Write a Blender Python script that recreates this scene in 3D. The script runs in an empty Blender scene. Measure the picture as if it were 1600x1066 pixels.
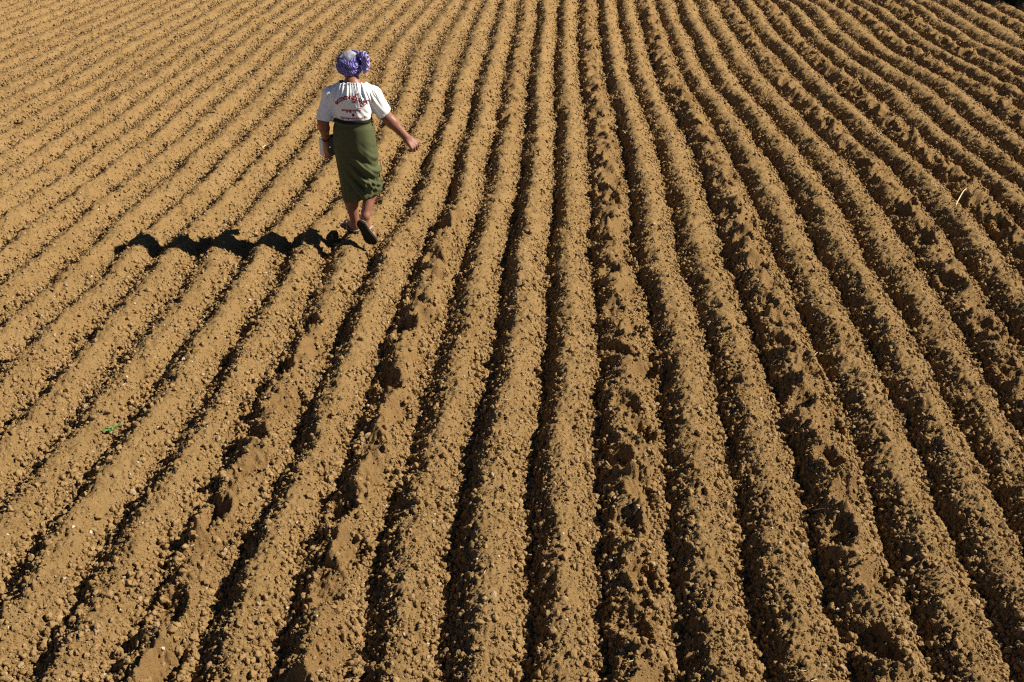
import bpy, bmesh, math, random
import numpy as np
from mathutils import Vector, Matrix
from mathutils.bvhtree import BVHTree

S = bpy.context.scene
COL = S.collection

# ---------------------------------------------------------------- camera, sky, sun, exposure
FOC = 1700.0                       # focal length in pixels of a 1600 px wide frame
HOR = -303.0                       # row of the horizon (above the frame)
PITCH = math.atan((533 - HOR) / FOC)
CAM_H = (370 - HOR) * math.cos(PITCH) / 185.0
cd = bpy.data.cameras.new('camera')
cam = bpy.data.objects.new('camera', cd)
COL.objects.link(cam)
cam.location = (0, 0, CAM_H)
cam.rotation_euler = (math.pi / 2 - PITCH, 0, 0)
cd.sensor_width = 36
cd.lens = 36 * FOC / 1600
cd.clip_start = 0.1
cd.clip_end = 600
S.camera = cam

SUN_EL, SUN_AZ = math.radians(38.5), math.radians(2.5)     # from the right, a touch ahead of the walker
sd = Vector((math.cos(SUN_EL) * math.cos(SUN_AZ), math.cos(SUN_EL) * math.sin(SUN_AZ), math.sin(SUN_EL)))
world = bpy.data.worlds.new('World')
S.world = world
world.use_nodes = True
wn = world.node_tree
sky = wn.nodes.new('ShaderNodeTexSky')
sky.sky_type = 'NISHITA'
sky.sun_disc = False
sky.sun_elevation = SUN_EL
sky.sun_rotation = math.pi / 2 - SUN_AZ
sky.air_density = 0.35
sky.dust_density = 0.0
wn.links.new(sky.outputs[0], wn.nodes['Background'].inputs[0])
wn.nodes['Background'].inputs[1].default_value = 0.05
sl = bpy.data.lights.new('sun', 'SUN')
sl.energy = 5.0
sl.angle = math.radians(0.5)
sl.color = (1.0, 0.92, 0.79)
sun = bpy.data.objects.new('sun', sl)
COL.objects.link(sun)
sun.rotation_euler = sd.to_track_quat('Z', 'Y').to_euler()
sun.location = (8, 0, 8)
S.view_settings.view_transform = 'Standard'
S.view_settings.look = 'None'
S.view_settings.gamma = 1
S.view_settings.use_curve_mapping = False
S.view_settings.exposure = 0.78
S.cycles.diffuse_bounces = 1
S.cycles.filter_width = 1.2
S.cycles.use_denoising = False

rng = np.random.default_rng(7)
random.seed(7)

# ---------------------------------------------------------------- small helpers
def unproj(px, py, z=0.0):
    """the point at height z seen at a pixel of the 1600 x 1066 photograph"""
    px = np.asarray(px, float); py = np.asarray(py, float)
    u = (px - 800) / FOC; v = (533 - py) / FOC
    dy = math.cos(PITCH) + v * math.sin(PITCH)
    dz = -math.sin(PITCH) + v * math.cos(PITCH)
    t = (z - CAM_H) / dz
    return u * t, dy * t

def new_mesh(name, v, f, mats=(), smooth=True):
    me = bpy.data.meshes.new(name)
    v = np.asarray(v, np.float32); f = np.asarray(f, np.int32)
    n = f.shape[1]
    me.vertices.add(len(v)); me.vertices.foreach_set('co', v.ravel())
    me.loops.add(f.size); me.loops.foreach_set('vertex_index', f.ravel())
    me.polygons.add(len(f))
    me.polygons.foreach_set('loop_start', np.arange(0, f.size, n, dtype=np.int32))
    me.polygons.foreach_set('loop_total', np.full(len(f), n, np.int32))
    me.polygons.foreach_set('use_smooth', np.full(len(f), smooth, bool))
    me.update(calc_edges=True)
    me.validate()
    for m in mats: me.materials.append(m)
    return me

def obj(name, me, parent=None, loc=(0, 0, 0)):
    o = bpy.data.objects.new(name, me)
    COL.objects.link(o)
    o.parent = parent
    o.location = loc
    return o

def tag(o, label=None, cat=None, group=None, kind=None):
    if label: o['label'] = label
    if cat: o['category'] = cat
    if group: o['group'] = group
    if kind: o['kind'] = kind
    return o

def bm_obj(name, bm, mat, parent=None, smooth=True):
    me = bpy.data.meshes.new(name)
    bmesh.ops.recalc_face_normals(bm, faces=bm.faces)
    bm.to_mesh(me); bm.free()
    for p in me.polygons: p.use_smooth = smooth
    me.materials.append(mat)
    return obj(name, me, parent)

# ---------------------------------------------------------------- numpy noise
def hsh(ix, iy, seed):
    h = (ix.astype(np.int64) * 374761393 + iy.astype(np.int64) * 668265263 + seed * 1442695041) & 0xFFFFFFFF
    h = ((h ^ (h >> 13)) * 1274126177) & 0xFFFFFFFF
    h = ((h ^ (h >> 15)) * 2246822519) & 0xFFFFFFFF
    return ((h ^ (h >> 16)) & 0xFFFFFF).astype(np.float32) / 16777216.0

def perlin(x, y, seed):
    ix = np.floor(x); iy = np.floor(y)
    fx = (x - ix).astype(np.float32); fy = (y - iy).astype(np.float32)
    ix = ix.astype(np.int64); iy = iy.astype(np.int64)
    ux = fx * fx * fx * (fx * (fx * 6 - 15) + 10); uy = fy * fy * fy * (fy * (fy * 6 - 15) + 10)
    def g(i, j):
        a = hsh(ix + i, iy + j, seed) * 6.2831853
        return np.cos(a) * (fx - i) + np.sin(a) * (fy - j)
    a = g(0, 0); b = g(1, 0); c = g(0, 1); d = g(1, 1)
    return (a + (b - a) * ux) * (1 - uy) + (c + (d - c) * ux) * uy      # about -0.7 .. 0.7

def lumps(x, y, cell, prob, r0, r1, seed):
    """height of half-sunk round crumbs scattered one per cell"""
    wx = perlin(x / cell * 1.25, y / cell * 1.25, seed + 9); wy = perlin(x / cell * 1.25 + 31.7, y / cell * 1.25, seed + 9)
    x = x / cell + .42 * wx; y = y / cell + .42 * wy
    ix = np.floor(x).astype(np.int64); iy = np.floor(y).astype(np.int64)
    out = np.zeros(x.shape, np.float32)
    for i in (-1, 0, 1):
        for j in (-1, 0, 1):
            cx, cy = ix + i, iy + j
            on = hsh(cx, cy, seed) < prob
            px = cx + hsh(cx, cy, seed + 1); py = cy + hsh(cx, cy, seed + 2)
            q = hsh(cx, cy, seed + 3)
            r = r0 + (r1 - r0) * q * q
            e = 0.65 + 0.7 * hsh(cx, cy, seed + 4)
            dx = (x - px); dy = (y - py) * e
            dd = np.maximum(np.abs(dx) * .92 + np.abs(dy) * .38, np.abs(dy) * .92 + np.abs(dx) * .38)
            h = np.sqrt(np.maximum(r * r - dd * dd, 0)) * (0.75 + .5 * q) + .22 * r * (dx * (q - .5) + dy * (.5 - e)) * (dd < r) * 2
            out = np.maximum(out, np.where(on, h, 0).astype(np.float32))
    return out * cell

# ---------------------------------------------------------------- materials
def mat(name, rough=0.9, spec=0.2):
    m = bpy.data.materials.new(name); m.use_nodes = True
    nt = m.node_tree; b = nt.nodes['Principled BSDF']
    b.inputs['Roughness'].default_value = rough
    b.inputs['Specular IOR Level'].default_value = spec
    return m, nt, b
def node(nt, typ, **kw):
    n = nt.nodes.new(typ)
    for k, v in kw.items(): setattr(n, k, v)
    return n
def noise(nt, vec, scale, detail=4, rough=.6):
    n = node(nt, 'ShaderNodeTexNoise'); n.inputs['Scale'].default_value = scale
    n.inputs['Detail'].default_value = detail; n.inputs['Roughness'].default_value = rough
    nt.links.new(vec, n.inputs['Vector']); return n
def ramp(nt, fac, stops):
    r = node(nt, 'ShaderNodeValToRGB')
    e = r.color_ramp.elements
    while len(e) < len(stops): e.new(.5)
    for i, (p, c) in enumerate(stops): e[i].position = p; e[i].color = (*c, 1)
    nt.links.new(fac, r.inputs[0]); return r
def mixc(nt, fac, a, b, mode='MIX'):
    n = node(nt, 'ShaderNodeMix', data_type='RGBA', blend_type=mode)
    for i, v in ((0, fac), (6, a), (7, b)):
        if isinstance(v, bpy.types.NodeSocket): nt.links.new(v, n.inputs[i])
        elif i == 0: n.inputs[0].default_value = v
        else: n.inputs[i].default_value = (*v, 1)
    return n.outputs[2]
def bump(nt, b, h, dist, strength=1.0):
    n = node(nt, 'ShaderNodeBump'); n.inputs['Distance'].default_value = dist; n.inputs['Strength'].default_value = strength
    nt.links.new(h, n.inputs['Height']); nt.links.new(n.outputs[0], b.inputs['Normal'])

def soil_mat(name, gain=1.0, loose=False):
    m, nt, b = mat(name, 0.95, 0.12)
    tc = node(nt, 'ShaderNodeNewGeometry').outputs['Position']
    a = noise(nt, tc, 1.3, 3); c = noise(nt, tc, 9, 5, .65); d = noise(nt, tc, 110, 4, .7)
    g = lambda r, gg, bb: (r * gain * .78, gg * gain * .78, bb * gain * .83)
    col = ramp(nt, a.outputs[0], [(.30, g(.33, .195, .068)), (.5, g(.42, .262, .10)), (.70, g(.50, .325, .14))]).outputs[0]
    col = mixc(nt, .55, col, ramp(nt, c.outputs[0], [(.3, g(.28, .16, .052)), (.7, g(.51, .335, .14))]).outputs[0])
    col = mixc(nt, .5, col, ramp(nt, d.outputs[0], [(.3, g(.25, .145, .045)), (.55, g(.43, .27, .10)), (.75, g(.63, .44, .22))]).outputs[0])
    if not loose:
        fr = node(nt, 'ShaderNodeAttribute', attribute_name='fresh')
        fm = node(nt, 'ShaderNodeMath', operation='MULTIPLY'); nt.links.new(fr.outputs['Fac'], fm.inputs[0]); nt.links.new(c.outputs[0], fm.inputs[1])
        col = mixc(nt, fm.outputs[0], col, (.30 * .8, .165 * .8, .062 * .8))
    if loose:
        oi = node(nt, 'ShaderNodeObjectInfo')
        col = mixc(nt, .45, col, ramp(nt, oi.outputs['Random'], [(0, g(.30, .18, .07)), (.6, g(.42, .27, .115)), (.96, g(.48, .32, .15)), (1, g(.72, .56, .38))]).outputs[0])
    nt.links.new(col, b.inputs['Base Color'])
    e = noise(nt, tc, 160, 6, .75)
    bump(nt, b, e.outputs[0], 0.016 if not loose else 0.008)
    return m
M_soil = soil_mat('dry soil')
M_clod = soil_mat('dry soil clods', 1.0, True)
def plain(name, col, rough=.8, spec=.25, var=.25, scale=40, bmp=0.0):
    m, nt, b = mat(name, rough, spec)
    tc = node(nt, 'ShaderNodeTexCoord').outputs['Object']
    n = noise(nt, tc, scale, 5)
    lo = tuple(c * (1 - var) for c in col); hi = tuple(min(c * (1 + var), 1) for c in col)
    nt.links.new(ramp(nt, n.outputs[0], [(.3, lo), (.7, hi)]).outputs[0], b.inputs['Base Color'])
    if bmp: bump(nt, b, n.outputs[0], bmp)
    return m
M_pebble = plain('pale stone', (.62, .5, .38), .8, .3, .2, 60, .003)
M_skin = plain('sun-browned skin', (.25, .102, .062), .5, .4, .16, 22, .001)
M_hair = plain('black hair', (.012, .010, .009), .55, .4, .4, 150, .002)
M_shirt = plain('white cotton', (.88, .88, .86), .9, .1, .02, 9)
M_red = plain('red print', (.33, .022, .03), .8, .2, .15, 200)
M_sole = plain('black rubber', (.032, .026, .020), .9, .05, .4, 60, .001)
M_strap = plain('beige strap', (.34, .27, .20), .7, .3, .15, 60)
M_band = plain('black wristband', (.015, .014, .015), .6, .3, .2, 60)
M_black = plain('black plastic', (.010, .010, .011), .95, .0, .3, 40)
M_white = plain('white plastic', (.62, .66, .68), .5, .4, .06, 20)
M_straw = plain('dry straw', (.62, .50, .32), .7, .3, .2, 30)
M_leaf = plain('young leaf', (.10, .22, .05), .5, .4, .3, 30)
M_bush = plain('dark scrub leaf', (.035, .06, .02), .6, .3, .5, 3)
M_wood = plain('twig bark', (.12, .08, .05), .9, .1, .3, 20)
M_crown = plain('grey crown cloth', (.24, .24, .28), .9, .1, .45, 26)
M_waist_shade = plain('waist fold with painted shade', (.018, .022, .010), .9, .1, .2, 20)  # longyi green darkened to paint the shade along its top edge

def longyi_mat():
    m, nt, b = mat('olive longyi cloth', .85, .2)
    tc = node(nt, 'ShaderNodeTexCoord').outputs['Object']
    n = noise(nt, tc, 6, 3)
    col = ramp(nt, n.outputs[0], [(.3, (.064, .071, .029)), (.7, (.084, .091, .039))]).outputs[0]
    w = node(nt, 'ShaderNodeTexWave', wave_type='BANDS', bands_direction='Z'); w.inputs['Scale'].default_value = 38
    nt.links.new(tc, w.inputs['Vector'])
    col = mixc(nt, .22, col, ramp(nt, w.outputs[0], [(.2, (.05, .056, .021)), (.8, (.125, .13, .064))]).outputs[0])
    nt.links.new(col, b.inputs['Base Color'])
    return m
M_longyi = longyi_mat()

def turban_mat(name, pale):
    m, nt, b = mat(name, .9, .15)
    tc = node(nt, 'ShaderNodeTexCoord').outputs['Object']
    mp = node(nt, 'ShaderNodeMapping'); mp.inputs['Rotation'].default_value = (0.25, 0.35, 0.6)
    nt.links.new(tc, mp.inputs[0])
    ws = []
    for dr, sc in (('X', 31), ('Z', 40)):
        w = node(nt, 'ShaderNodeTexWave', wave_type='BANDS', bands_direction=dr); w.inputs['Scale'].default_value = sc
        w.inputs['Distortion'].default_value = 2.2; w.inputs['Detail Scale'].default_value = 4
        nt.links.new(mp.outputs[0], w.inputs['Vector']); ws.append(w.outputs[0])
    mul = node(nt, 'ShaderNodeMath', operation='MULTIPLY'); nt.links.new(ws[0], mul.inputs[0]); nt.links.new(ws[1], mul.inputs[1])
    n = noise(nt, tc, 14, 2)
    add = node(nt, 'ShaderNodeMath', operation='MULTIPLY_ADD'); nt.links.new(n.outputs[0], add.inputs[0]); add.inputs[1].default_value = .5
    nt.links.new(mul.outputs[0], add.inputs[2])
    t = .52 if pale else .72
    col = ramp(nt, add.outputs[0], [(t - .08, (.030, .024, .20)), (t + .08, (.58, .50, .72))]).outputs[0]
    nt.links.new(col, b.inputs['Base Color'])
    return m
M_turban = turban_mat('checked purple cloth', False)
M_tail = turban_mat('checked lavender cloth', True)

# ---------------------------------------------------------------- the furrows: valley lines laid out over the field
ROWS={
0:[(840,1015),(835,825),(850,665),(867,525),(863,405),(870,285),(872,165),(877,45),(879,5)],
-1:[(710,1015),(730,825),(755,665),(787,525),(794,423),(818,285),(830,165),(842,45)],
-2:[(575,1015),(600,825),(660,665),(697,525),(719,423),(754,327),(764,277),(774,214),(784,154),(790,117),(795,88),(800,59),(808,8)],
-3:[(450,1015),(490,827),(523,777),(555,665),(600,525),(641,423),(701,274),(721,220),(737,157),(746,123),(753,101),(760,76),(768,44),(780,3)],
-4:[(320,1015),(347,940),(397,823),(447,727),(475,665),(537,525),(584,423),(634,334),(657,287),(674,234),(684,207),(695,160),(705,132),(716,101),(727,76),(734,52),(741,30),(748,10)],
-5:[(190,1015),(207,990),(247,923),(260,873),(293,820),(333,777),(390,659),(400,623),(420,589),(443,533),(460,506),(493,439),(513,389),(597,284),(617,240),(644,194),(650,175),(661,132),(668,94),(677,78),(689,54),(697,40),(715,22),(726,3)],
-6:[(63,1030),(90,987),(117,917),(157,850),(200,797),(240,743),(277,679),(290,656),(313,623),(333,593),(360,553),(383,513),(400,479),(423,446),(463,376),(490,349),(501,332),(515,318),(532,295),(607,169),(621,128),(626,108),(640,78),(648,64),(663,44),(683,19),(697,3)],
-7:[(7,923),(37,877),(67,827),(110,773),(130,747),(160,709),(203,653),(247,586),(267,563),(290,526),(313,499),(347,456),(367,427),(390,388),(425,356),(439,335),(452,318),(468,298),(484,275),(508,248),(584,130),(592,96),(607,71),(619,52),(631,40),(650,20),(668,2)],
-8:[(0,783),(43,733),(70,695),(123,639),(147,616),(180,569),(190,556),(220,519),(247,489),(267,463),(317,386),(351,347),(365,339),(385,320),(395,305),(417,283),(429,275),(452,241),(474,214),(495,190),(575,69),(584,57),(606,40),(626,18)],
-9:[(0,672),(33,639),(90,586),(100,566),(147,516),(180,479),(220,423),(260,384),(292,356),(304,340),(334,313),(356,297),(371,275),(388,253),(408,236),(430,209),(452,185),(464,169),(481,150),(500,123),(538,68),(552,57),(587,24),(606,7)],
-10:[(0,570),(27,553),(70,513),(127,453),(157,419),(187,386),(221,356),(241,342),(270,320),(284,307),(314,283),(326,266),(336,246),(365,234),(392,200),(417,180),(432,157),(452,130),(473,105),(496,78),(511,62)],
-11:[(0,500),(33,479),(80,439),(123,399),(150,376),(165,356),(184,335),(206,320),(226,302),(245,285),(268,264),(300,239),(316,224),(331,205),(343,195),(358,180),(365,176),(380,165),(395,145),(424,118),(435,105),(462,74),(490,44),(515,27),(538,10)],
-12:[(10,436),(40,409),(67,389),(103,356),(116,342),(140,327),(169,307),(199,276),(221,254),(290,199),(314,174),(332,159),(356,142),(388,111),(405,98),(432,74),(479,34),(495,20),(520,3)],
-13:[(56,344),(88,320),(111,298),(130,288),(147,280),(170,258),(247,202),(287,165),(321,133),(353,111),(370,95),(397,73),(415,59),(427,49),(456,29),(473,15),(493,2)],
-14:[(5,337),(30,324),(49,312),(68,295),(81,286),(108,266),(135,244),(150,234),(169,221),(184,210),(204,199),(270,145),(295,127),(312,115),(332,98),(351,83),(368,68),(388,52),(400,42),(420,30),(439,17),(461,3)],
-15:[(5,302),(41,280),(81,252),(118,225),(164,195),(270,115),(297,98),(346,59),(371,41),(388,30),(408,19),(427,5)],
-16:[(39,249),(54,236),(73,222),(91,210),(118,190),(270,86),(289,73),(304,66),(319,54),(338,44),(354,35),(388,12)],
1:[(955,1015),(945,825),(945,665),(942,525),(930,405),(930,285),(920,165),(905,45)],
2:[(1075,1015),(1065,825),(1050,665),(1032,525),(1005,405),(990,285),(962,165),(940,45)],
3:[(1205,1015),(1170,825),(1145,665),(1110,525),(1072,405),(1047,285),(1010,165),(977,45)],
4:[(1335,1015),(1285,825),(1235,665),(1185,525),(1145,405),(1105,285),(1050,165),(1010,45)],
5:[(1465,1015),(1390,825),(1345,665),(1285,525),(1225,405),(1175,285),(1109,176),(1099,157),(1080,133),(1068,115),(1060,84),(1045,45)],
6:[(1500,825),(1425,665),(1360,525),(1297,405),(1235,285),(1156,177),(1143,160),(1129,144),(1116,122),(1100,100),(1090,74),(1077,49),(1070,37),(1060,8)],
7:[(1590,825),(1510,665),(1435,525),(1360,405),(1287,285),(1193,165),(1173,149),(1160,125),(1144,108),(1134,90),(1128,74),(1112,49),(1099,25),(1085,0)],
8:[(1595,665),(1515,525),(1440,405),(1395,335),(1350,275),(1245,165),(1215,130),(1188,95),(1170,76),(1158,59),(1151,51),(1138,29),(1128,8)],
9:[(1515,405),(1482,357),(1470,345),(1457,327),(1440,308),(1419,286),(1394,263),(1376,244),(1352,226),(1340,210),(1300,171),(1254,128),(1237,108),(1222,88),(1197,68),(1182,46),(1170,25),(1158,10)],
10:[(1580,405),(1527,337),(1507,320),(1465,278),(1421,244),(1397,215),(1369,193),(1327,154),(1303,133),(1283,117),(1268,100),(1251,83),(1236,71),(1224,56),(1209,42),(1195,19),(1182,5)],
11:[(1588,340),(1570,323),(1558,305),(1541,288),(1524,275),(1487,251),(1470,234),(1435,205),(1327,118),(1317,110),(1301,96),(1283,79),(1264,64),(1251,49),(1241,30),(1225,15),(1207,2)],
12:[(1595,295),(1578,283),(1550,261),(1524,241),(1505,224),(1482,204),(1470,195),(1323,86),(1313,76),(1293,56),(1278,37),(1254,15),(1237,3)],
13:[(1592,249),(1571,234),(1554,217),(1527,200),(1328,56),(1320,46),(1308,32),(1286,15),(1266,3)],
14:[(1546,164),(1509,142),(1473,118),(1438,101),(1421,93),(1406,83),(1386,67),(1370,52),(1352,39),(1323,17),(1305,5)],
15:[(1583,160),(1556,143),(1526,127),(1489,108),(1465,95),(1425,73),(1401,52),(1386,39),(1364,22)],
16:[(1578,132),(1533,108),(1502,93),(1473,78),(1441,56),(1426,44),(1413,32),(1396,20),(1374,8)],
17:[(1597,125),(1560,103),(1533,86),(1512,78),(1465,47),(1445,34),(1421,19),(1396,3)],
18:[(1597,100),(1565,84),(1533,68),(1506,51),(1477,34),(1452,19),(1431,5)],
19:[(1598,79),(1566,64),(1519,35),(1489,19),(1462,3)],
20:[(1583,44),(1558,32),(1533,15),(1512,3)],
21:[(1598,35),(1580,29),(1555,14),(1533,3)],
}
def tps_u(d2):
    d2 = np.maximum(d2, 1e-12)
    return 0.5 * d2 * np.log(d2)

_p = np.array([(x, y, k + 0.13 * min(max((k + 4) / 7.0, 0), 1)) for k, l in ROWS.items() for x, y in l], float)
TP = np.c_[unproj(_p[:, 0], _p[:, 1], 0.03)]
_n = len(TP)
_d2 = ((TP[:, None] - TP[None]) ** 2).sum(-1)
_Q = np.c_[np.ones(_n), TP]
_A = np.block([[tps_u(_d2) + 0.6 * np.eye(_n), _Q], [_Q.T, np.zeros((3, 3))]])
_s = np.linalg.solve(_A, np.r_[_p[:, 2], 0, 0, 0])
TW, TA = _s[:_n], _s[_n:]
def phase_exact(x, y):
    out = np.empty(len(x))
    for a in range(0, len(x), 20000):
        X = np.c_[x[a:a + 20000], y[a:a + 20000]]
        d2 = ((X[:, None, :] - TP[None]) ** 2).sum(-1)
        out[a:a + 20000] = tps_u(d2) @ TW + TA[0] + X @ TA[1:]
    return out
GX0, GX1, GY0, GY1, GS = -14.0, 14.0, 1.5, 23.5, 0.1
_gx = np.arange(GX0, GX1 + GS / 2, GS); _gy = np.arange(GY0, GY1 + GS / 2, GS)
_a, _b = np.meshgrid(_gx, _gy)
PG = phase_exact(_a.ravel(), _b.ravel()).reshape(_a.shape)
def phase(x, y):
    xc = np.clip(x, GX0, GX1 - 1e-3); yc = np.clip(y, GY0, GY1 - 1e-3)
    fx = (xc - GX0) / GS; fy = (yc - GY0) / GS
    i = np.minimum(fx.astype(int), PG.shape[1] - 2); j = np.minimum(fy.astype(int), PG.shape[0] - 2)
    fx = fx - i; fy = fy - j
    p = (PG[j, i] * (1 - fx) + PG[j, i + 1] * fx) * (1 - fy) + (PG[j + 1, i] * (1 - fx) + PG[j + 1, i + 1] * fx) * fy
    gx = (PG[j, i + 1] - PG[j, i]) / GS; gy = (PG[j + 1, i] - PG[j, i]) / GS
    return p + (x - xc) * gx + (y - yc) * gy

# footprints: lanes of steps along some of the ridges
LANES = [(-4.5, 2.7, 6.9, 0.44, 1.15), (-2.5, 2.9, 9.0, 0.38, 1.0), (1.5, 2.7, 22, 0.38, 1.1), (4.5, 3.2, 22, 0.40, 1.15), (8.5, 5.0, 22, 0.42, 1.2),
         (10.5, 5.5, 22, 0.40, 1.35), (14.5, 9.0, 22, 0.42, 1.25), (16.5, 9.5, 22, 0.42, 1.4), (20.5, 12, 22, 0.5, 0.7), (7.5, 3.5, 7.0, 0.55, 0.5), (-1.5, 12, 22, 0.42, 0.7)]
STEPS = []
for ph, y0, y1, st, dep in LANES:
    y = y0; side = 1
    while y < y1:
        xs = np.linspace(-12, 12, 481)
        pp = phase(xs, np.full(481, y))
        k = np.nonzero((pp[:-1] - ph) * (pp[1:] - ph) <= 0)[0]
        if len(k):
            x = xs[k[0]] + 0.05 * (ph - pp[k[0]]) / (pp[k[0] + 1] - pp[k[0]])
            x2 = x
            pp2 = phase(xs, np.full(481, y + 0.1)); k2 = np.nonzero((pp2[:-1] - ph) * (pp2[1:] - ph) <= 0)[0]
            if len(k2): x2 = xs[k2[0]] + 0.05 * (ph - pp2[k2[0]]) / (pp2[k2[0] + 1] - pp2[k2[0]])
            ang = math.atan2(0.1, x2 - x)
            STEPS.append((x + side * 0.045 + rng.normal(0, .02), y + rng.normal(0, .03), ang + rng.normal(0, .38) - side * 0.2, dep * rng.uniform(.75, 1.15)))
            y += .84 * st * max(math.sin(ang), .35) * rng.uniform(.85, 1.2)
        else:
            y += 0.2
        side = -side
STEPS = np.array(STEPS)

def field_height(x, y, fine=1.0, full=False):
    """height of the soil; fine fades the smallest relief where the mesh is coarse"""
    x = np.asarray(x, float); y = np.asarray(y, float)
    p = phase(x, y)
    p = p + 0.10 * perlin(x * 1.1, y * 0.9, 11) + 0.12 * perlin(x * 4.5, y * 4.0, 12) + .07 * perlin(x * 11, y * 11, 14)
    k = np.floor(p).astype(np.int64)
    t = p - k
    lf = np.clip((p + 6.5) / 6.5, 0, 1)                             # the rows on the left are lower and rounder
    rf = np.clip((p - 2) / 5, 0, 1)                                 # broader, lower crests on the far right
    s = np.sin(math.pi * t ** (1 - .25 * lf + .06 * rf))                       # the others are steeper on their left side
    prof = (.25 + .30 * lf + .25 * rf) * s + (.75 - .30 * lf - .25 * rf) * s * s
    rowh = (0.114 + .023 * lf - .012 * rf) * (0.9 + 0.2 * hsh(k, k * 0 + 3, 5)) * (1 + 0.26 * perlin(x * 0.9 + k * 7.3, y * 1.1, 13) + .16 * perlin(x * 2 + k * 3.1, y * 3.2, 15))
    rowh = rowh * (1 - 0.5 * np.clip((y - 9.5 - 0.55 * x) / 6 - 0.3, 0, 1) * np.clip((1 - x) / 2.5, 0, 1))
    z = rowh * prof
    # trodden ridges are lower and lumpy
    tread = np.zeros(x.shape, np.float32); dig = np.zeros(x.shape, np.float32)
    for k9, (fx, fy, a, dep) in enumerate(STEPS):
        m = np.nonzero((np.abs(x - fx) < .34) & (np.abs(y - fy) < .34))
        if not len(m[0]): continue
        dx = x[m] - fx; dy = y[m] - fy
        u = dx * math.cos(a) + dy * math.sin(a); v = -dx * math.sin(a) + dy * math.cos(a)
        hw = 0.052 + 0.010 * np.clip(u / .12, -1, 1)
        q = ((np.abs(u) / 0.125) ** 3 + (np.abs(v) / hw) ** 3) * np.maximum(1 + 1.1 * perlin(x[m] * 22, y[m] * 22, 71) + .8 * perlin(x[m] * 50, y[m] * 50, 72), .35)
        pit = np.exp(-np.clip(q, 0, 30) ** 1.3)
        rim = np.exp(-((np.sqrt((u / 0.15) ** 2 + (v / .075) ** 2) - 1.15) / 0.22) ** 2)
        push = np.exp(-((u + .16) / .06) ** 2 - (v / .085) ** 2)
        dig[m] += dep * (-0.056 * pit * np.clip(.85 - 2.6 * u + 1.6 * v * (1 if k9 % 2 else -1), .3, 1.3) + (0.022 * rim + 0.026 * push) * (1 + .9 * perlin(x[m] * 18, y[m] * 18, 73)))
        tread[m] = np.maximum(tread[m], np.exp(-np.minimum((u / .22) ** 2 + (v / .13) ** 2, 30) ** 2) * np.minimum(dep, 1))
    z = z * (1 - 0.24 * tread) + dig
    z = z + .045 * (1 - s) ** 2 * np.clip(perlin(x * 1.7, y * 1.9, 16) + .05, 0, 1)         # soil slumped into the furrow
    low = 1 - s                                                     # 1 in the furrow, 0 on the crest
    z = z + 0.020 * perlin(x * 3.1, y * 3.1, 21) + 0.018 * perlin(x * 7, y * 7, 22) * (0.7 + tread)
    n1 = perlin(x * 30, y * 30, 24); n2 = perlin(x * 62, y * 62, 25)
    z = z + 0.021 * perlin(x * 15, y * 15, 23) + fine * (0.018 * n1 + 0.013 * n2 + .007 * perlin(x * 120, y * 120, 26))
    z = z - fine * (.016 * np.maximum(n1 - .22, 0) / .4 + .012 * np.maximum(-n2 - .2, 0) / .4)
    rough = 0.5 + 1.05 * low
    smooth = 1 - 0.6 * np.clip(-dig * 25, 0, 1)                  # the sole pressed the bottom of a print flat
    patch = np.clip(0.65 + 1.5 * perlin(x * 2.7, y * 2.7, 31), 0.12, 1.35)
    z = z + smooth * patch * rough * (lumps(x, y, 0.085, 0.26, .12, .40, 41) * 0.75 + lumps(x, y, 0.042, 0.45, .15, .46, 51) * fine + lumps(x, y, 0.022, 0.8, .2, .5, 61) * fine)
    return (z, s, tread, dig) if full else z

def at_px(px, py):
    """the soil point seen at a pixel"""
    z = 0.05
    for _ in range(12):
        x, y = unproj(px, py, z)
        z = 0.5 * z + 0.5 * float(field_height(np.array([x]), np.array([y]))[0])
    return float(x), float(y), z

# ---------------------------------------------------------------- the field
def half_width(y):
    return (np.maximum(y, 2.3) * math.cos(PITCH) + CAM_H * math.sin(PITCH)) * 800 / FOC
ys = [2.3]
while ys[-1] < 22.6:
    d = ys[-1] * math.cos(PITCH) + CAM_H * math.sin(PITCH)
    ys.append(ys[-1] + 1.28 * d / (FOC * .64) * (1 + 0.55 * min(max((d - 6) / 8, 0), 1)))
ny_in = len(ys)
ys = list(2.3 - np.geomspace(.05, 10, 22)[::-1]) + ys + list(ys[-1] + np.geomspace(.06, 170, 46))
ys = np.array(ys)
uu = np.linspace(-1.17, 1.17, 905)
side_u = 1.17 + np.geomspace(.006, 9, 34)
uu = np.r_[-side_u[::-1], uu, side_u]
UX, YY = np.meshgrid(uu, ys)
XX = UX * half_width(YY)
inner = (np.abs(UX) < 1.18) & (YY > 2.2) & (YY < 22.7)
ZZ = np.zeros(XX.shape, np.float32)
fx, fy = XX.ravel(), YY.ravel()
fine = np.clip(1.25 - (fy - 4) / 26, .6, 1)
fine = np.where(inner.ravel(), fine, 0)
far = np.clip((np.hypot(fx, fy) - 25) / 25, 0, 1)
ZZ, _s9, fresh, _d9 = field_height(fx, fy, fine, True)
ZZ = (ZZ * (1 - far)).astype(np.float32)
nyy, nxx = XX.shape
idx = np.arange(nyy * nxx).reshape(nyy, nxx)
quads = np.stack([idx[:-1, :-1], idx[:-1, 1:], idx[1:, 1:], idx[1:, :-1]], -1).reshape(-1, 4)
field = obj('field', new_mesh('field', np.c_[fx, fy, ZZ], quads, [M_soil]))
at = field.data.attributes.new('fresh', 'FLOAT', 'POINT'); at.data.foreach_set('value', (np.clip(fresh, 0, 1) * .9).astype(np.float32))
tag(field, kind='structure')

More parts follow.
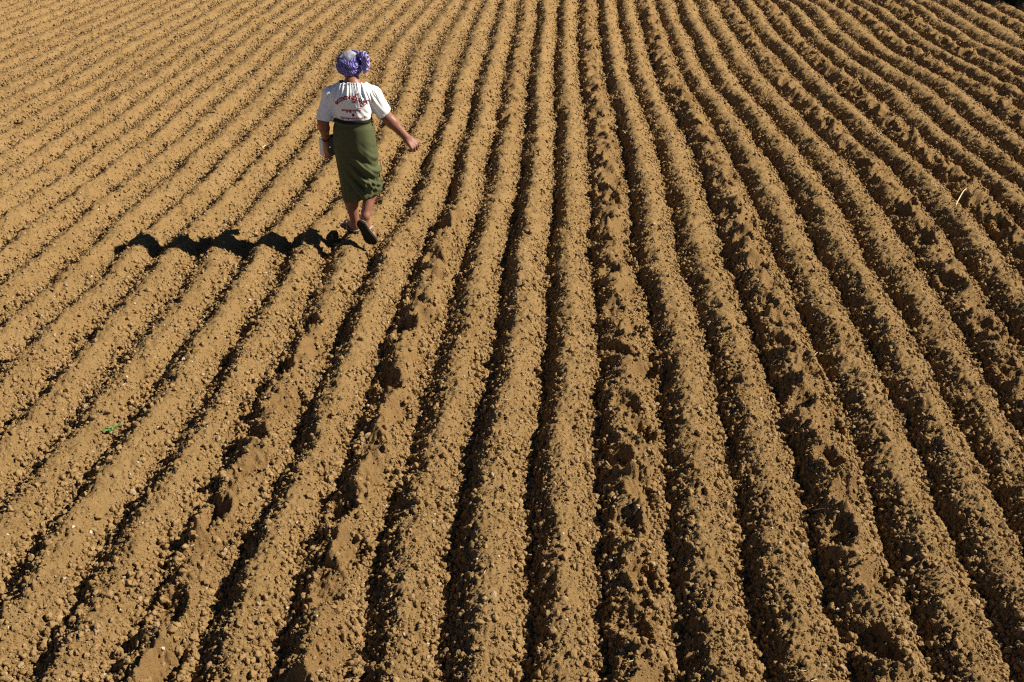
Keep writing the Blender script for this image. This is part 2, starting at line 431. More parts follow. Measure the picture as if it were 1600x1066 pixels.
# ---------------------------------------------------------------- clods and crumbs
def clod_mesh(name, seed, sub, m, squash=.8):
    r = random.Random(seed)
    bm = bmesh.new(); bmesh.ops.create_icosphere(bm, subdivisions=sub, radius=1)
    from mathutils import noise as mn
    off = Vector((r.uniform(0, 90), r.uniform(0, 90), r.uniform(0, 90)))
    sc = Vector((r.uniform(.8, 1.25), r.uniform(.7, 1.1), squash * r.uniform(.8, 1.15)))
    for v in bm.verts:
        n = mn.noise(v.co * 1.1 + off) * .55 + mn.noise(v.co * 2.6 + off) * .35 + mn.noise(v.co * 6 + off) * .16
        v.co = Vector((v.co.x * sc.x, v.co.y * sc.y, v.co.z * sc.z)) * (1 + n)
    for q in range(7):                                            # broken faces
        d = Vector((r.gauss(0, 1), r.gauss(0, 1), r.gauss(0, .8))).normalized(); lim = r.uniform(.55, .85)
        for v in bm.verts:
            e = v.co.dot(d) - lim
            if e > 0: v.co -= d * e * .92
    me = bpy.data.meshes.new(name); bm.to_mesh(me); bm.free()
    for p in me.polygons: p.use_smooth = sub > 2
    me.materials.append(m)
    return me
crumb_col = bpy.data.collections.new('crumb_shapes')
for i in range(8):
    o = bpy.data.objects.new('crumb_%d' % i, clod_mesh('crumb', 50 + i, 3 if i < 4 else 1, M_clod if i < 7 else M_pebble))
    crumb_col.objects.link(o)

N = 1300000
vy = rng.random(N)
y = 2.35 * (22.4 / 2.35) ** (vy ** 0.88)                           # denser towards the camera
x = rng.uniform(-1.16, 1.16, N) * half_width(y)
z, s, tread, dig = field_height(x, y, 1.0, True)
keep = rng.random(N) < np.clip(0.22 + 0.85 * (1 - s) + 0.45 * perlin(x * 2.7, y * 2.7, 31), 0.10, 1) * (1 - .7 * np.clip(-dig * 22, 0, 1))
x, y, z, s = x[keep], y[keep], z[keep], s[keep]
n = len(x)
rad = 0.0032 * np.exp(rng.normal(0, .55, n)) * (1 + .9 * (1 - s)) * (0.75 + y * 0.045)
big = rng.random(n) < 0.035 * (0.4 + 1.4 * (1 - s)) * np.where(y < 8, 1, .5)
rad = np.where(big, rng.uniform(.011, .021, n), np.minimum(rad, .014 + .0003 * y))
pm = bpy.data.meshes.new('soil_crumbs')
pm.vertices.add(n)
pm.vertices.foreach_set('co', np.c_[x, y, z + rad * np.clip(.42 - .016 * y, .15, .4)].astype(np.float32).ravel())
at = pm.attributes.new('turn', 'FLOAT_VECTOR', 'POINT'); at.data.foreach_set('vector', rng.uniform(0, 6.28, (n, 3)).astype(np.float32).ravel())
at = pm.attributes.new('size', 'FLOAT', 'POINT'); at.data.foreach_set('value', rad.astype(np.float32))
shape = np.where(rad > .0095, rng.integers(0, 4, n), rng.integers(4, 7, n))
shape = np.where((rng.random(n) < .010) & (rad < .0095), 7, shape)
at = pm.attributes.new('shape', 'INT', 'POINT'); at.data.foreach_set('value', shape.astype(np.int32))
crumbs = obj('soil_crumbs', pm)
tag(crumbs, 'loose brown soil crumbs scattered over the ridges and furrows', None, None, 'stuff')
ng = bpy.data.node_groups.new('crumbs', 'GeometryNodeTree')
ng.interface.new_socket('Geometry', in_out='INPUT', socket_type='NodeSocketGeometry')
ng.interface.new_socket('Geometry', in_out='OUTPUT', socket_type='NodeSocketGeometry')
gi = ng.nodes.new('NodeGroupInput'); go = ng.nodes.new('NodeGroupOutput')
iop = ng.nodes.new('GeometryNodeInstanceOnPoints'); ci = ng.nodes.new('GeometryNodeCollectionInfo')
ci.inputs['Collection'].default_value = crumb_col
ci.inputs['Separate Children'].default_value = True; ci.inputs['Reset Children'].default_value = True
def named(nm, typ):
    q = ng.nodes.new('GeometryNodeInputNamedAttribute'); q.data_type = typ; q.inputs['Name'].default_value = nm
    return q.outputs['Attribute']
ng.links.new(gi.outputs[0], iop.inputs['Points']); ng.links.new(ci.outputs[0], iop.inputs['Instance'])
iop.inputs['Pick Instance'].default_value = True
ng.links.new(named('shape', 'INT'), iop.inputs['Instance Index'])
e2r = ng.nodes.new('FunctionNodeEulerToRotation'); ng.links.new(named('turn', 'FLOAT_VECTOR'), e2r.inputs[0])
ng.links.new(e2r.outputs[0], iop.inputs['Rotation'])
ng.links.new(named('size', 'FLOAT'), iop.inputs['Scale'])
ng.links.new(iop.outputs[0], go.inputs[0])
md = crumbs.modifiers.new('crumbs', 'NODES'); md.node_group = ng

# ---------------------------------------------------------------- implicit solids -> one continuous mesh
YC, YS = math.cos(math.radians(17)), math.sin(math.radians(17))
class Solid:
    def __init__(self, lo, hi, vs):
        self.lo = np.array(lo, np.float32); self.vs = vs
        self.n = np.ceil((np.array(hi) - np.array(lo)) / vs).astype(int) + 1
        self.D = np.full(self.n, 0.2, np.float32)
    def box(self, lo, hi):
        a = np.clip(np.floor((np.array(lo) - self.lo) / self.vs).astype(int), 0, self.n)
        b = np.clip(np.ceil((np.array(hi) - self.lo) / self.vs).astype(int) + 1, 0, self.n)
        sl = tuple(slice(i, j) for i, j in zip(a, b))
        ax = [self.lo[i] + self.vs * np.arange(a[i], b[i], dtype=np.float32) for i in range(3)]
        P = (ax[0][:, None, None], ax[1][None, :, None], ax[2][None, None, :])
        return sl, P
    def put(self, sl, d, k, sub=False):
        D = self.D[sl]
        if sub: self.D[sl] = np.maximum(D, -d); return
        if k <= 0: self.D[sl] = np.minimum(D, d); return
        h = np.maximum(k - np.abs(D - d), 0) / k
        self.D[sl] = np.minimum(D, d) - h * h * k * .25
    def cone(self, a, b, r1, r2, k=.015, sub=False, flat=None):
        """round cone; flat=(axis vector, factor) squeezes it along an axis"""
        a = np.array(a, np.float32); b = np.array(b, np.float32)
        R = max(r1, r2) + k + .03
        sl, P = self.box(np.minimum(a, b) - R, np.maximum(a, b) + R)
        q = [P[i] - a[i] for i in range(3)]
        ab = b - a
        if flat is not None:
            fa, fk = np.array(flat[0], np.float32), flat[1]
            fa = fa / np.linalg.norm(fa)
            dt = q[0] * fa[0] + q[1] * fa[1] + q[2] * fa[2]
            q = [q[i] + dt * fa[i] * (fk - 1) for i in range(3)]
            ab = ab + fa * float(ab @ fa) * (fk - 1)
        L = max(float(ab @ ab), 1e-9)
        t = np.clip((q[0] * ab[0] + q[1] * ab[1] + q[2] * ab[2]) / L, 0, 1)
        d = np.sqrt(sum((q[i] - t * ab[i]) ** 2 for i in range(3))) - (r1 + (r2 - r1) * t)
        self.put(sl, d.astype(np.float32), k, sub)
    def loft(self, rings, k=.02, grow=0.0):
        """rings: (z, cx, cy, half width, half depth)"""
        rg = np.array(sorted(rings)); m = rg[:, 3:].max() + .05
        sl, P = self.box((rg[:, 1].min() - m, rg[:, 2].min() - m, rg[0, 0] - .04), (rg[:, 1].max() + m, rg[:, 2].max() + m, rg[-1, 0] + .04))
        z = P[2][0, 0]
        f = [np.interp(z, rg[:, 0], rg[:, i])[None, None, :] for i in range(1, 5)]
        aw, bw = f[2] + grow, f[3] + grow
        e = 2.25
        xr = (P[0] - f[0]) * YC - (P[1] - f[1]) * YS; yr = (P[0] - f[0]) * YS + (P[1] - f[1]) * YC      # the trunk is turned a little to the right
        rho = ((np.abs(xr) / aw) ** e + (np.abs(yr) / bw) ** e) ** (1 / e)
        d = (rho - 1) * np.minimum(aw, bw)
        d = np.maximum(d, np.maximum(rg[0, 0] - P[2], P[2] - rg[-1, 0]))
        self.put(sl, d.astype(np.float32), k)
    def ball(self, c, r, k=.015, sub=False):
        c = np.array(c, np.float32); r = np.array(r, np.float32) * np.ones(3, np.float32)
        sl, P = self.box(c - r - k - .03, c + r + k + .03)
        rho = np.sqrt(sum(((P[i] - c[i]) / r[i]) ** 2 for i in range(3)))
        self.put(sl, ((rho - 1) * r.min()).astype(np.float32), k, sub)
    def mesh(self, name, mats, parent=None, wrinkle=None, relax=1):
        D = self.D; ins = D < 0
        nx, ny, nz = D.shape
        cnt = np.zeros((nx - 1, ny - 1, nz - 1), np.int8)
        for i in (0, 1):
            for j in (0, 1):
                for k in (0, 1):
                    cnt += ins[i:nx - 1 + i, j:ny - 1 + j, k:nz - 1 + k]
        act = (cnt > 0) & (cnt < 8)
        ii, jj, kk = np.nonzero(act)
        ids = np.full(act.shape, -1, np.int64); ids[ii, jj, kk] = np.arange(len(ii))
        acc = np.zeros((len(ii), 3)); c = np.zeros(len(ii))
        cor = [(i, j, k) for i in (0, 1) for j in (0, 1) for k in (0, 1)]
        for p in cor:
            for q in cor:
                if sum(q) - sum(p) == 1 and all(q[m] >= p[m] for m in range(3)):
                    a = D[ii + p[0], jj + p[1], kk + p[2]]; b = D[ii + q[0], jj + q[1], kk + q[2]]
                    m = (a < 0) != (b < 0)
                    t = np.where(m, a / np.where(m, a - b, 1), 0)
                    for ax in range(3): acc[:, ax] += np.where(m, p[ax] + t * (q[ax] - p[ax]), 0)
                    c += m
        V = (np.c_[ii, jj, kk] + acc / c[:, None]) * self.vs + self.lo
        F = []
        for ax in range(3):
            o = [(1, 2), (2, 0), (0, 1)][ax]
            sl0 = [slice(None)] * 3; sl1 = [slice(None)] * 3
            sl0[ax] = slice(0, -1); sl1[ax] = slice(1, None)
            a = ins[tuple(sl0)]; b = ins[tuple(sl1)]
            pts = np.array(np.nonzero(a != b)).T
            ok = np.all((pts[:, list(o)] > 0) & (pts[:, list(o)] < np.array(D.shape)[list(o)] - 1), 1)
            pts = pts[ok]
            flip = ~a[tuple(pts.T)]
            e1 = np.zeros(3, int); e1[o[0]] = 1; e2 = np.zeros(3, int); e2[o[1]] = 1
            q = [ids[tuple((pts - d).T)] for d in (e1 + e2, e2, 0 * e1, e1)]
            f = np.stack(q, 1); f[flip] = f[flip][:, ::-1]
            F.append(f)
        F = np.concatenate(F)
        F = F[(F >= 0).all(1)]
        for _ in range(relax):
            sm = np.zeros_like(V); nn = np.zeros(len(V))
            for a, b in ((0, 1), (1, 2), (2, 3), (3, 0)):
                for s_, t_ in ((a, b), (b, a)):
                    np.add.at(sm, F[:, s_], V[F[:, t_]]); np.add.at(nn, F[:, s_], 1)
            V = V * .5 + .5 * sm / np.maximum(nn, 1)[:, None]
        if wrinkle is not None:
            N = np.zeros_like(V)
            fn = np.cross(V[F[:, 2]] - V[F[:, 0]], V[F[:, 3]] - V[F[:, 1]])
            for a in range(4): np.add.at(N, F[:, a], fn)
            N /= np.linalg.norm(N, axis=1)[:, None] + 1e-12
            V = V + N * wrinkle(V)[:, None]
        return obj(name, new_mesh(name, V, F, mats), parent)

# ---------------------------------------------------------------- the person: a frame standing on the trodden ridge
px0, py0, pz0 = at_px(556, 366)
_, BY = unproj(565, 370, pz0)
BASE = np.array([float(unproj(560, 370, pz0)[0]), float(BY), pz0 - .01])
person = bpy.data.objects.new('person', None); COL.objects.link(person)
person.location = BASE
tag(person, 'person walking away in white printed T-shirt, green longyi and purple checked turban', 'person')

def J(px, py, dy=0.0):
    """local point of the figure at a pixel, on the upright plane dy metres beyond the base"""
    u = (px - 800) / FOC; v = (533 - py) / FOC
    ky = math.cos(PITCH) + v * math.sin(PITCH); kz = -math.sin(PITCH) + v * math.cos(PITCH)
    t = (BASE[1] + dy) / ky
    return np.array([u * t - BASE[0], dy, CAM_H + kz * t - BASE[2]])
def nrm(v): v = np.array(v, float); return v / np.linalg.norm(v)

B = Solid((-.42, -.42, -.06), (.58, .50, 1.72), .0055)
# head, neck, face
HC = J(549.5, 104, .06)
B.ball(HC + (0, .005, .012), (.072, .092, .087), .02)
B.cone(HC + (0, .035, -.055), HC + (0, .05, -.085), .05, .036, .03)          # jaw
B.cone(HC + (0, .098, .0), HC + (0, .112, -.032), .010, .015, .014)           # nose
B.cone(HC + (-.022, .09, -.062), HC + (.022, .09, -.062), .009, .009, .012)   # mouth
B.cone(HC + (-.035, .085, .022), HC + (.035, .085, .022), .012, .012, .02)    # brow
for s_ in (-1, 1):
    B.cone(HC + (s_ * .074, -.004, -.035), HC + (s_ * .083, -.010, .012), .010, .015, .008, flat=((1, .25, 0), 1.6))
    B.ball(HC + (s_ * .03, .096, .0), (.014, .008, .008), .004, sub=True)
NB = J(551, 131, -.015)
B.cone(NB, HC + (0, -.012, -.06), .058, .052, .03)
# trunk
TOR = [(J(551, 200, 0)[2], 0, 0), (J(551, 170, 0)[2], 0, 0)]
def ring(py, xl, xr, depth, dy=0.0):
    a, b = J(xl, py, dy), J(xr, py, dy)
    return (a[2], (a[0] + b[0]) / 2, dy, (b[0] - a[0]) / 2, depth)
trunk = [ring(250, 527, 584, .115, .01), ring(222, 524, 584, .122, .0), ring(200, 525, 581, .112, .0), ring(186, 527, 579, .102, 0),
         ring(165, 526, 579, .105, 0), ring(148, 522, 580, .108, .0), ring(138, 526, 577, .088, .0), ring(131, 536, 567, .066, 0)]
B.loft(trunk, .03)
SL, SR = J(516, 149, 0), J(584, 148, 0)
B.cone(J(543, 140, 0), SL, .055, .050, .04); B.cone(J(557, 140, 0), SR, .055, .050, .04)
# arms
EL, WL = J(505, 190, -.02), J(509.5, 219, .10)
ER, WR = J(602, 180, .03), J(634, 214, .05)
B.cone(SL, EL, .050, .043, .02); B.cone(EL, (EL * .65 + WL * .35), .042, .040, .02); B.cone(EL * .65 + WL * .35, WL, .040, .026, .02)
B.cone(SR, ER, .050, .042, .02); B.cone(ER, (ER * .68 + WR * .32), .045, .044, .02); B.cone(ER * .68 + WR * .32, WR, .043, .031, .02)
def hand(W, d, n, left, curls, spread=1.0, sc=1.0):
    d = nrm(d); n = np.array(n, float); n = nrm(n - d * (n @ d))
    t = np.cross(n, d) if left else np.cross(d, n)                       # towards the thumb
    B.cone(W, W + d * .025, .027, .026, .015, flat=(n, 1.3))
    lens = tuple(v * sc for v in (.070, .078, .073, .058))
    for q in range(4):
        off = (.030, .010, -.011, -.030)[q] * spread * sc
        kn = W + d * sc * (.088 - (.002, 0, .004, .012)[q]) + t * off
        B.cone(W + d * .012 + t * off * .45, kn, .0135 * sc, .0120 * sc, .010)
        p = kn; a = 0.0; fr = (.0096 if q < 3 else .0085) * sc
        for sgm, (fr_len, dr) in enumerate(((.46, curls[0]), (.30, curls[1]), (.24, curls[2]))):
            a += dr + .06 * q
            v = d * math.cos(a) + n * math.sin(a)
            p2 = p + v * lens[q] * fr_len
            B.cone(p, p2, fr * (1 - .06 * sgm), fr * (.93 - .06 * sgm), .0035)
            p = p2
    th = W + d * .022 + t * .020
    t1 = th + nrm(d * .75 + t * .7 + n * .35) * .040
    t2 = t1 + nrm(d * .95 + t * .15 + n * .45) * .030
    t3 = t2 + nrm(d * .9 - t * .15 + n * .55) * .024
    B.cone(th, t1, .0145, .0115, .010); B.cone(t1, t2, .0110, .0100, .004); B.cone(t2, t3, .0100, .0085, .004)
hand(WR, (.66, .08, -.72), (-.45, .55, -.5), False, (.65, .95, .6), 1.1, 1.2)
hand(WL, (-.04, -.02, -1), (0.85, .6, 0), True, (.18, .35, .25), .9, 1.05)
# legs
HLp, HRp = J(540, 222, 0), J(570, 222, 0)
KL, AL = J(546, 294, .10), J(556, 352, .09)
KR, AR = J(582, 284, .035), J(571, 338, -.13)
for H_, K_, A_, s_ in ((HLp, KL, AL, -1), (HRp, KR, AR, 1)):
    B.cone(H_, K_, .082, .058, .03)
    C_ = K_ * .68 + A_ * .32 + (0, -.014, 0)
    B.cone(K_, C_, .054, .056, .02); B.cone(C_, A_, .055, .033, .02)
# feet
class Foot: pass
def foot(heel, fdir, up, A_, out):
    g = Foot(); g.f = nrm(fdir); u = np.array(up, float); g.u = nrm(u - g.f * (u @ g.f)); g.s = np.cross(g.f, g.u) * out; g.o = np.array(heel, float)
    P = lambda a, b, c: g.o + g.f * a + g.s * b + g.u * c
    g.P = P
    B.cone(P(.035, 0, .042), A_, .034, .034, .02)
    B.cone(P(.03, 0, .034), P(.115, .004, .042), .031, .033, .02)
    B.cone(P(.115, .004, .040), P(.175, -.002, .026), .034, .027, .02, flat=(g.u, 1.25))
    B.cone(P(.16, .018, .024), P(.175, -.026, .024), .022, .024, .015)
    for q, (bx, le, r) in enumerate(((-.030, .052, .0135), (-.009, .050, .0105), (.008, .044, .0100), (.023, .036, .0095), (.035, .026, .009))):
        B.cone(P(.175 - .006 * q, bx, .022), P(.175 + le - .008 * q, bx * 1.05, .018), r, r * .92, .004)
    return g
zf = lambda p: float(field_height(np.array([p[0] + BASE[0]]), np.array([p[1] + BASE[1]]))[0]) - BASE[2]
hL = J(556, 363, .07); hL[2] = max(zf(hL), zf(hL + (-.07, .1, 0))) + .018
FL = foot(hL, (-.50, .86, .0), (0.05, 0, 1), AL, -1)
tR = J(588, 375, -.10); tR[2] = zf(tR) + .03
hR = J(563, 346, -.17)
fd = tR - hR
FR = foot(hR, fd, (.25, .85, .5), AR, 1)
body = B.mesh('body', [M_skin], person)
for s_ in (-1, 1):
    bm = bmesh.new(); bmesh.ops.create_icosphere(bm, subdivisions=2, radius=.0115, matrix=Matrix.Translation(Vector(HC + (s_ * .03, .083, .0))))
    bm_obj('eye', bm, plain('dark eye', (.05, .035, .03), .15, .5, .2), person)

# hair showing below the turban
Hs = Solid(HC - .16, HC + .16, .0055)
Hs.ball(HC + (0, -.001, .012), (.079, .098, .096), 0)
sl, P = Hs.box(HC - .16, HC + .16)
cut = (HC[2] - .058 + .9 * np.maximum(P[1] - HC[1] + .02, 0)) - P[2]
Hs.D[sl] = np.maximum(Hs.D[sl], np.maximum(cut, P[2] - HC[2] - .03) + 0 * P[0])
Hs.mesh('hair', [M_hair], person, lambda V: .0015 * perlin(V[:, 0] * 150, V[:, 2] * 40, 3))

# ---------------------------------------------------------------- T-shirt
SH = Solid((-.40, -.22, J(551, 205)[2]), (.36, .22, J(551, 118)[2]), .0042)
shirt_r = [ring(203, 527, 578, .100), ring(190, 523.5, 579, .106), ring(176, 521, 583, .119), ring(163, 519, 583, .123), ring(150, 517, 584, .122),
           ring(140, 519, 581, .104), ring(134, 524, 574, .088), ring(129, 530, 570, .076), ring(122, 534, 567, .070)]
SH.loft(shirt_r, .03)
SH.cone(J(541, 140, 0), SL, .064, .059, .05); SH.cone(J(559, 140, 0), SR, .064, .059, .05)
eL = SL + (EL - SL) * .93; eR = SR + (ER - SR) * .93
SH.cone(SL, eL, .059, .061, .03); SH.cone(SR, eR, .059, .063, .03)
TH = .0085
SH.D = np.maximum(SH.D, -(SH.D + TH))
def plug(c, d, r, L=.2):
    """open a hem: empty everything beyond the plane and the bore inside it"""
    d = nrm(d); c = np.array(c)
    sl, P = SH.box(c - .16, c + .16)
    q = [P[i] - c[i] for i in range(3)]
    al = q[0] * d[0] + q[1] * d[1] + q[2] * d[2]
    rr = np.sqrt(np.maximum(sum((q[i] - al * d[i]) ** 2 for i in range(3)), 0))
    body_side = np.maximum(rr - .12, -al)                              # inside = to be removed
    SH.D[sl] = np.maximum(SH.D[sl], -body_side.astype(np.float32))
plug(eL, EL - SL + np.array([.02, 0, 0]), .05); plug(eR, ER - SR + np.array([.03, 0, .02]), .05)
sl, P = SH.box(J(551, 126) - .16, J(551, 126) + .16)
ztop = J(551, 127.5)[2]
top = np.maximum(np.sqrt((P[0] - J(551, 126)[0]) ** 2 + P[1] ** 2) - .10, ztop - .35 * (P[1] + .05) - P[2])
SH.D[sl] = np.maximum(SH.D[sl], -top.astype(np.float32))                # the neck opening, lower in front
zc = J(551, 128)[2]; zw = J(551, 188)[2]
def shirt_wr(V):
    x, y_, z_ = V[:, 0], V[:, 1], V[:, 2]
    h = np.clip((zc - z_) / (zc - zw), 0, 1)
    cx = x / (0.6 + .5 * h)
    fold = perlin(cx * 42, z_ * 3.0 + 4, 5) + .55 * perlin(cx * 85, z_ * 5, 6)
    up = np.exp(-((h - .22) / .26) ** 2)
    diag = perlin((x * .75 + z_ * .65) * 36, (z_ - x) * 6, 8)
    lowp = np.exp(-((h - .85) / .25) ** 2)
    slv = np.clip((np.abs(x + .02) - .16) / .06, 0, 1)
    w = .019 * fold * up + .009 * diag * lowp * (1 - slv) + slv * .008 * perlin(x * 26 + z_ * 22, (z_ - x) * 9 + y_ * 10, 9)
    side = np.clip(-y_ / .06, 0.25, 1) * np.where(x < -.15, .55, 1)
    return w * side
shirt = SH.mesh('shirt', [M_shirt], person, shirt_wr)

# ---------------------------------------------------------------- longyi
LR = [(184.5, 522, 581, .120, 0), (190, 520.5, 583.5, .124, 0), (200, 519.5, 585.5, .130, 0), (215, 519.5, 588, .138, 0), (232, 521, 590.5, .138, 0), (252, 524.5, 592, .133, .0),
      (272, 528.5, 594.5, .138, .01), (292, 532, 597, .142, .01), (305, 534, 598.5, .144, .01), (317, 535.5, 599, .146, .01)]
lr = np.array([ring(*r) [:3] + ring(*r)[3:] for r in [(a, b, c, d, e) for a, b, c, d, e in LR]])
NV, NU = 74, 150
zt = lr[0, 0]; zb_l = J(545, 311.5)[2]; zb_r = J(595, 299)[2]
V = []
order = np.argsort(lr[:, 0]); lz = lr[order]
for i in range(NV):
    for j in range(NU):
        a = 2 * math.pi * j / NU
        ca, sa = math.cos(a), math.sin(a)
        hem = zb_l + (zb_r - zb_l) * np.clip((ca + .55) / 1.35, 0, 1) ** 1.3
        v = i / (NV - 1)
        z_ = zt + (hem - zt) * v
        cx, cy, hw, hd = (np.interp(z_, lz[:, 0], lz[:, q]) for q in range(1, 5))
        sg = lambda t, e: math.copysign(abs(t) ** e, t)
        lx, ly = hw * sg(ca, .92), hd * sg(sa, .92)
        X = cx + lx * YC + ly * YS * .8; Y = cy - lx * YS + ly * YC
        # folds running from the left hip down to the right knee, gathers above the right hem
        w = 0.0
        if sa < .35:
            q = (ca * .17) * .95 + (z_ - zt) * 1.0
            amp = math.exp(-((v - .72) / .26) ** 2) * min(max((ca + .45) / .7, 0), 1)
            w += amp * (.016 * math.sin(q * 50 + 1.2 + 1.5 * math.sin(ca * 3)) + .006 * math.sin(q * 118 + ca * 5))
            g = math.exp(-((v - .85) / .055) ** 2) * min(max((ca - .15) / .35, 0), 1)
            w += g * (.009 * math.sin(a * 23 + z_ * 40) + .008 * math.sin(z_ * 140 + a * 9))
        w += .004 * math.sin(a * 9 + v * 3) * v + .003 * math.sin(a * 17 + 2) * v * v
        w -= .006 * math.exp(-((v - .06) / .03) ** 2)
        V.append((X + w * ca, Y + w * sa, z_))
F = [(i * NU + j, i * NU + (j + 1) % NU, (i + 1) * NU + (j + 1) % NU, (i + 1) * NU + j) for i in range(NV - 1) for j in range(NU)]
F = [f[::-1] for f in F]
longyi = obj('longyi', new_mesh('longyi', V, F, [M_longyi]), person)
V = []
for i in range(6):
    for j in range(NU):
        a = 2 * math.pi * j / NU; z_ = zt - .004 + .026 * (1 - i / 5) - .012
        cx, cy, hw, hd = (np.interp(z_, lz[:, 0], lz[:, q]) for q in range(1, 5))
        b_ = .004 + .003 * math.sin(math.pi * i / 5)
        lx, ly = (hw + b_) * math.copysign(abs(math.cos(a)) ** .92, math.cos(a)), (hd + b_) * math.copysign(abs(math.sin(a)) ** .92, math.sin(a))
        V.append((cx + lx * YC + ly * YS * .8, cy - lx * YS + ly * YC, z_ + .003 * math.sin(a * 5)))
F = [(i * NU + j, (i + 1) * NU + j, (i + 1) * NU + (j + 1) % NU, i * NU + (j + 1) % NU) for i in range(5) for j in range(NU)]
wb = obj('shaded_waistband', new_mesh('shaded_waistband', V, F, [M_waist_shade]), longyi)  # fold ring whose dark colour stands in for shade below the shirt
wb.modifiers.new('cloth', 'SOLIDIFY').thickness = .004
so = longyi.modifiers.new('cloth', 'SOLIDIFY'); so.thickness = .004; so.offset = -1

# ---------------------------------------------------------------- turban
TC = J(546.5, 101, .06)
T = Solid(TC - (.17, .19, .12), TC + (.19, .19, .16), .0045)
def torus(c, a, b, r, tilt, k):
    pts = []
    for q in range(28):
        an = 2 * math.pi * q / 28
        pts.append(np.array(c) + (a * math.cos(an), b * math.sin(an), tilt[0] * math.cos(an) + tilt[1] * math.sin(an)))
    for q in range(28): T.cone(pts[q], pts[(q + 1) % 28], r, r, k)
torus(TC + (0, 0, -.025), .070, .084, .028, (-.004, .012), .008)
torus(TC + (.0, 0, .006), .077, .091, .026, (.012, .010), .007)
torus(TC + (.0, 0, .030), .076, .090, .021, (-.010, .014), .007)
torus(TC + (.0, 0, .054), .071, .086, .017, (.012, .018), .007)
def tur_wr(V):
    q = V - TC
    an = np.arctan2(q[:, 1], q[:, 0])
    return .0045 * perlin(an * 2.2, q[:, 2] * 60 + an * 4, 3) + .003 * perlin(an * 5, q[:, 2] * 120, 4)
turban = T.mesh('turban', [M_turban], person, tur_wr)
CR = Solid(TC - (.12, .14, .1), TC + (.12, .14, .16), .0045)
CR.ball(TC + (0, .006, .032), (.077, .096, .068), 0)
CR.cone(TC + (-.06, .03, .080), TC + (.045, -.045, .074), .014, .012, .01); CR.cone(TC + (-.06, -.045, .062), TC + (.0, .06, .088), .013, .012, .01)
CR.mesh('crown_cloth', [M_crown], turban, lambda V: .0035 * perlin(V[:, 0] * 45 + V[:, 2] * 30, V[:, 1] * 22, 6))
TL = Solid(TC - (.02, .12, .16), TC + (.22, .14, .16), .0045)
tp = [J(560, 87, .03), J(568, 85.5, .02), J(573, 92, .01), J(574, 101, .0), J(572, 109, -.005), J(569, 114, -.005)]
for (a, b, r1, r2) in zip(tp[:-1], tp[1:], (.022, .026, .028, .026, .020), (.026, .028, .026, .020, .012)):
    TL.cone(a, b, r1, r2, .01, flat=((1, -.3, 0), 1.45))
TL.cone(J(566, 88, .0), J(568, 108, -.01), .014, .010, .008)
TL.mesh('cloth_tail', [M_tail], turban, lambda V: .005 * perlin(V[:, 0] * 75, V[:, 2] * 18, 8))

# ---------------------------------------------------------------- sandals, wristband
def sandal(g, out):
    bm = bmesh.new()
    prof = [(-.012, .0), (-.006, .022), (.015, .040), (.06, .041), (.10, .041), (.14, .048), (.175, .056), (.205, .053), (.228, .038), (.240, .004)]
    out_ = [(a, b) for a, b in prof] + [(a, -b * (1.05 if a > .1 else 1)) for a, b in prof[::-1]][1:-1]
    lay = []
    for c, k in ((.004, .97), (.0, 1.0), (-.012, 1.0), (-.017, .96)):
        lay.append([bm.verts.new(g.P(.11 + (a - .11) * k, b * k, c)) for a, b in out_])
    for l0, l1 in zip(lay[:-1], lay[1:]):
        for q in range(len(out_)):
            bm.faces.new((l0[q], l0[(q + 1) % len(out_)], l1[(q + 1) % len(out_)], l1[q]))
    bm.faces.new(lay[0]); bm.faces.new(lay[-1][::-1])
    o = bm_obj('sandal', bm, M_sole, person, smooth=False)
    st = Solid(g.o - .3, g.o + .3, .0048)
    toe = g.P(.170, -.016, .040)
    for sd_ in (-1, 1):
        a = g.P(.085, sd_ * .040, .0); b = g.P(.10, sd_ * .036, .050); c = g.P(.135, sd_ * .020 - .008, .062)
        st.cone(a, b, .009, .009, .006); st.cone(b, c, .009, .009, .006); st.cone(c, toe, .009, .008, .006)
    st.mesh('strap', [M_strap], o)
    # pale rim of the footbed
    bm = bmesh.new()
    up_ = [bm.verts.new(g.P(.11 + (a - .11) * 1.0, b * 1.0, .0065)) for a, b in out_]
    dn_ = [bm.verts.new(g.P(.11 + (a - .11) * 1.005, b * 1.005, .003)) for a, b in out_]
    bm.faces.new(up_)
    for q in range(len(out_)): bm.faces.new((up_[q], dn_[q], dn_[(q + 1) % len(out_)], up_[(q + 1) % len(out_)]))
    bm_obj('footbed', bm, M_strap, o, smooth=False)
sandal(FL, -1); sandal(FR, 1)
def ring_tube(name, c, ax, R, r, m, parent):
    bm = bmesh.new()
    ax = Vector(nrm(ax)); q = ax.to_track_quat('Z', 'Y').to_matrix()
    n1, n2 = 24, 8; vs = []
    for i in range(n1):
        a = 2 * math.pi * i / n1
        for j in range(n2):
            b = 2 * math.pi * j / n2
            vs.append(bm.verts.new(Vector(c) + q @ Vector(((R + r * .5 * math.cos(b)) * math.cos(a), (R + r * .5 * math.cos(b)) * math.sin(a), r * math.sin(b)))))
    for i in range(n1):
        for j in range(n2):
            bm.faces.new((vs[i * n2 + j], vs[((i + 1) % n1) * n2 + j], vs[((i + 1) % n1) * n2 + (j + 1) % n2], vs[i * n2 + (j + 1) % n2]))
    return bm_obj(name, bm, m, parent)
ring_tube('wristband', WL * .9 + EL * .1, WL - EL, .029, .010, M_band, person)

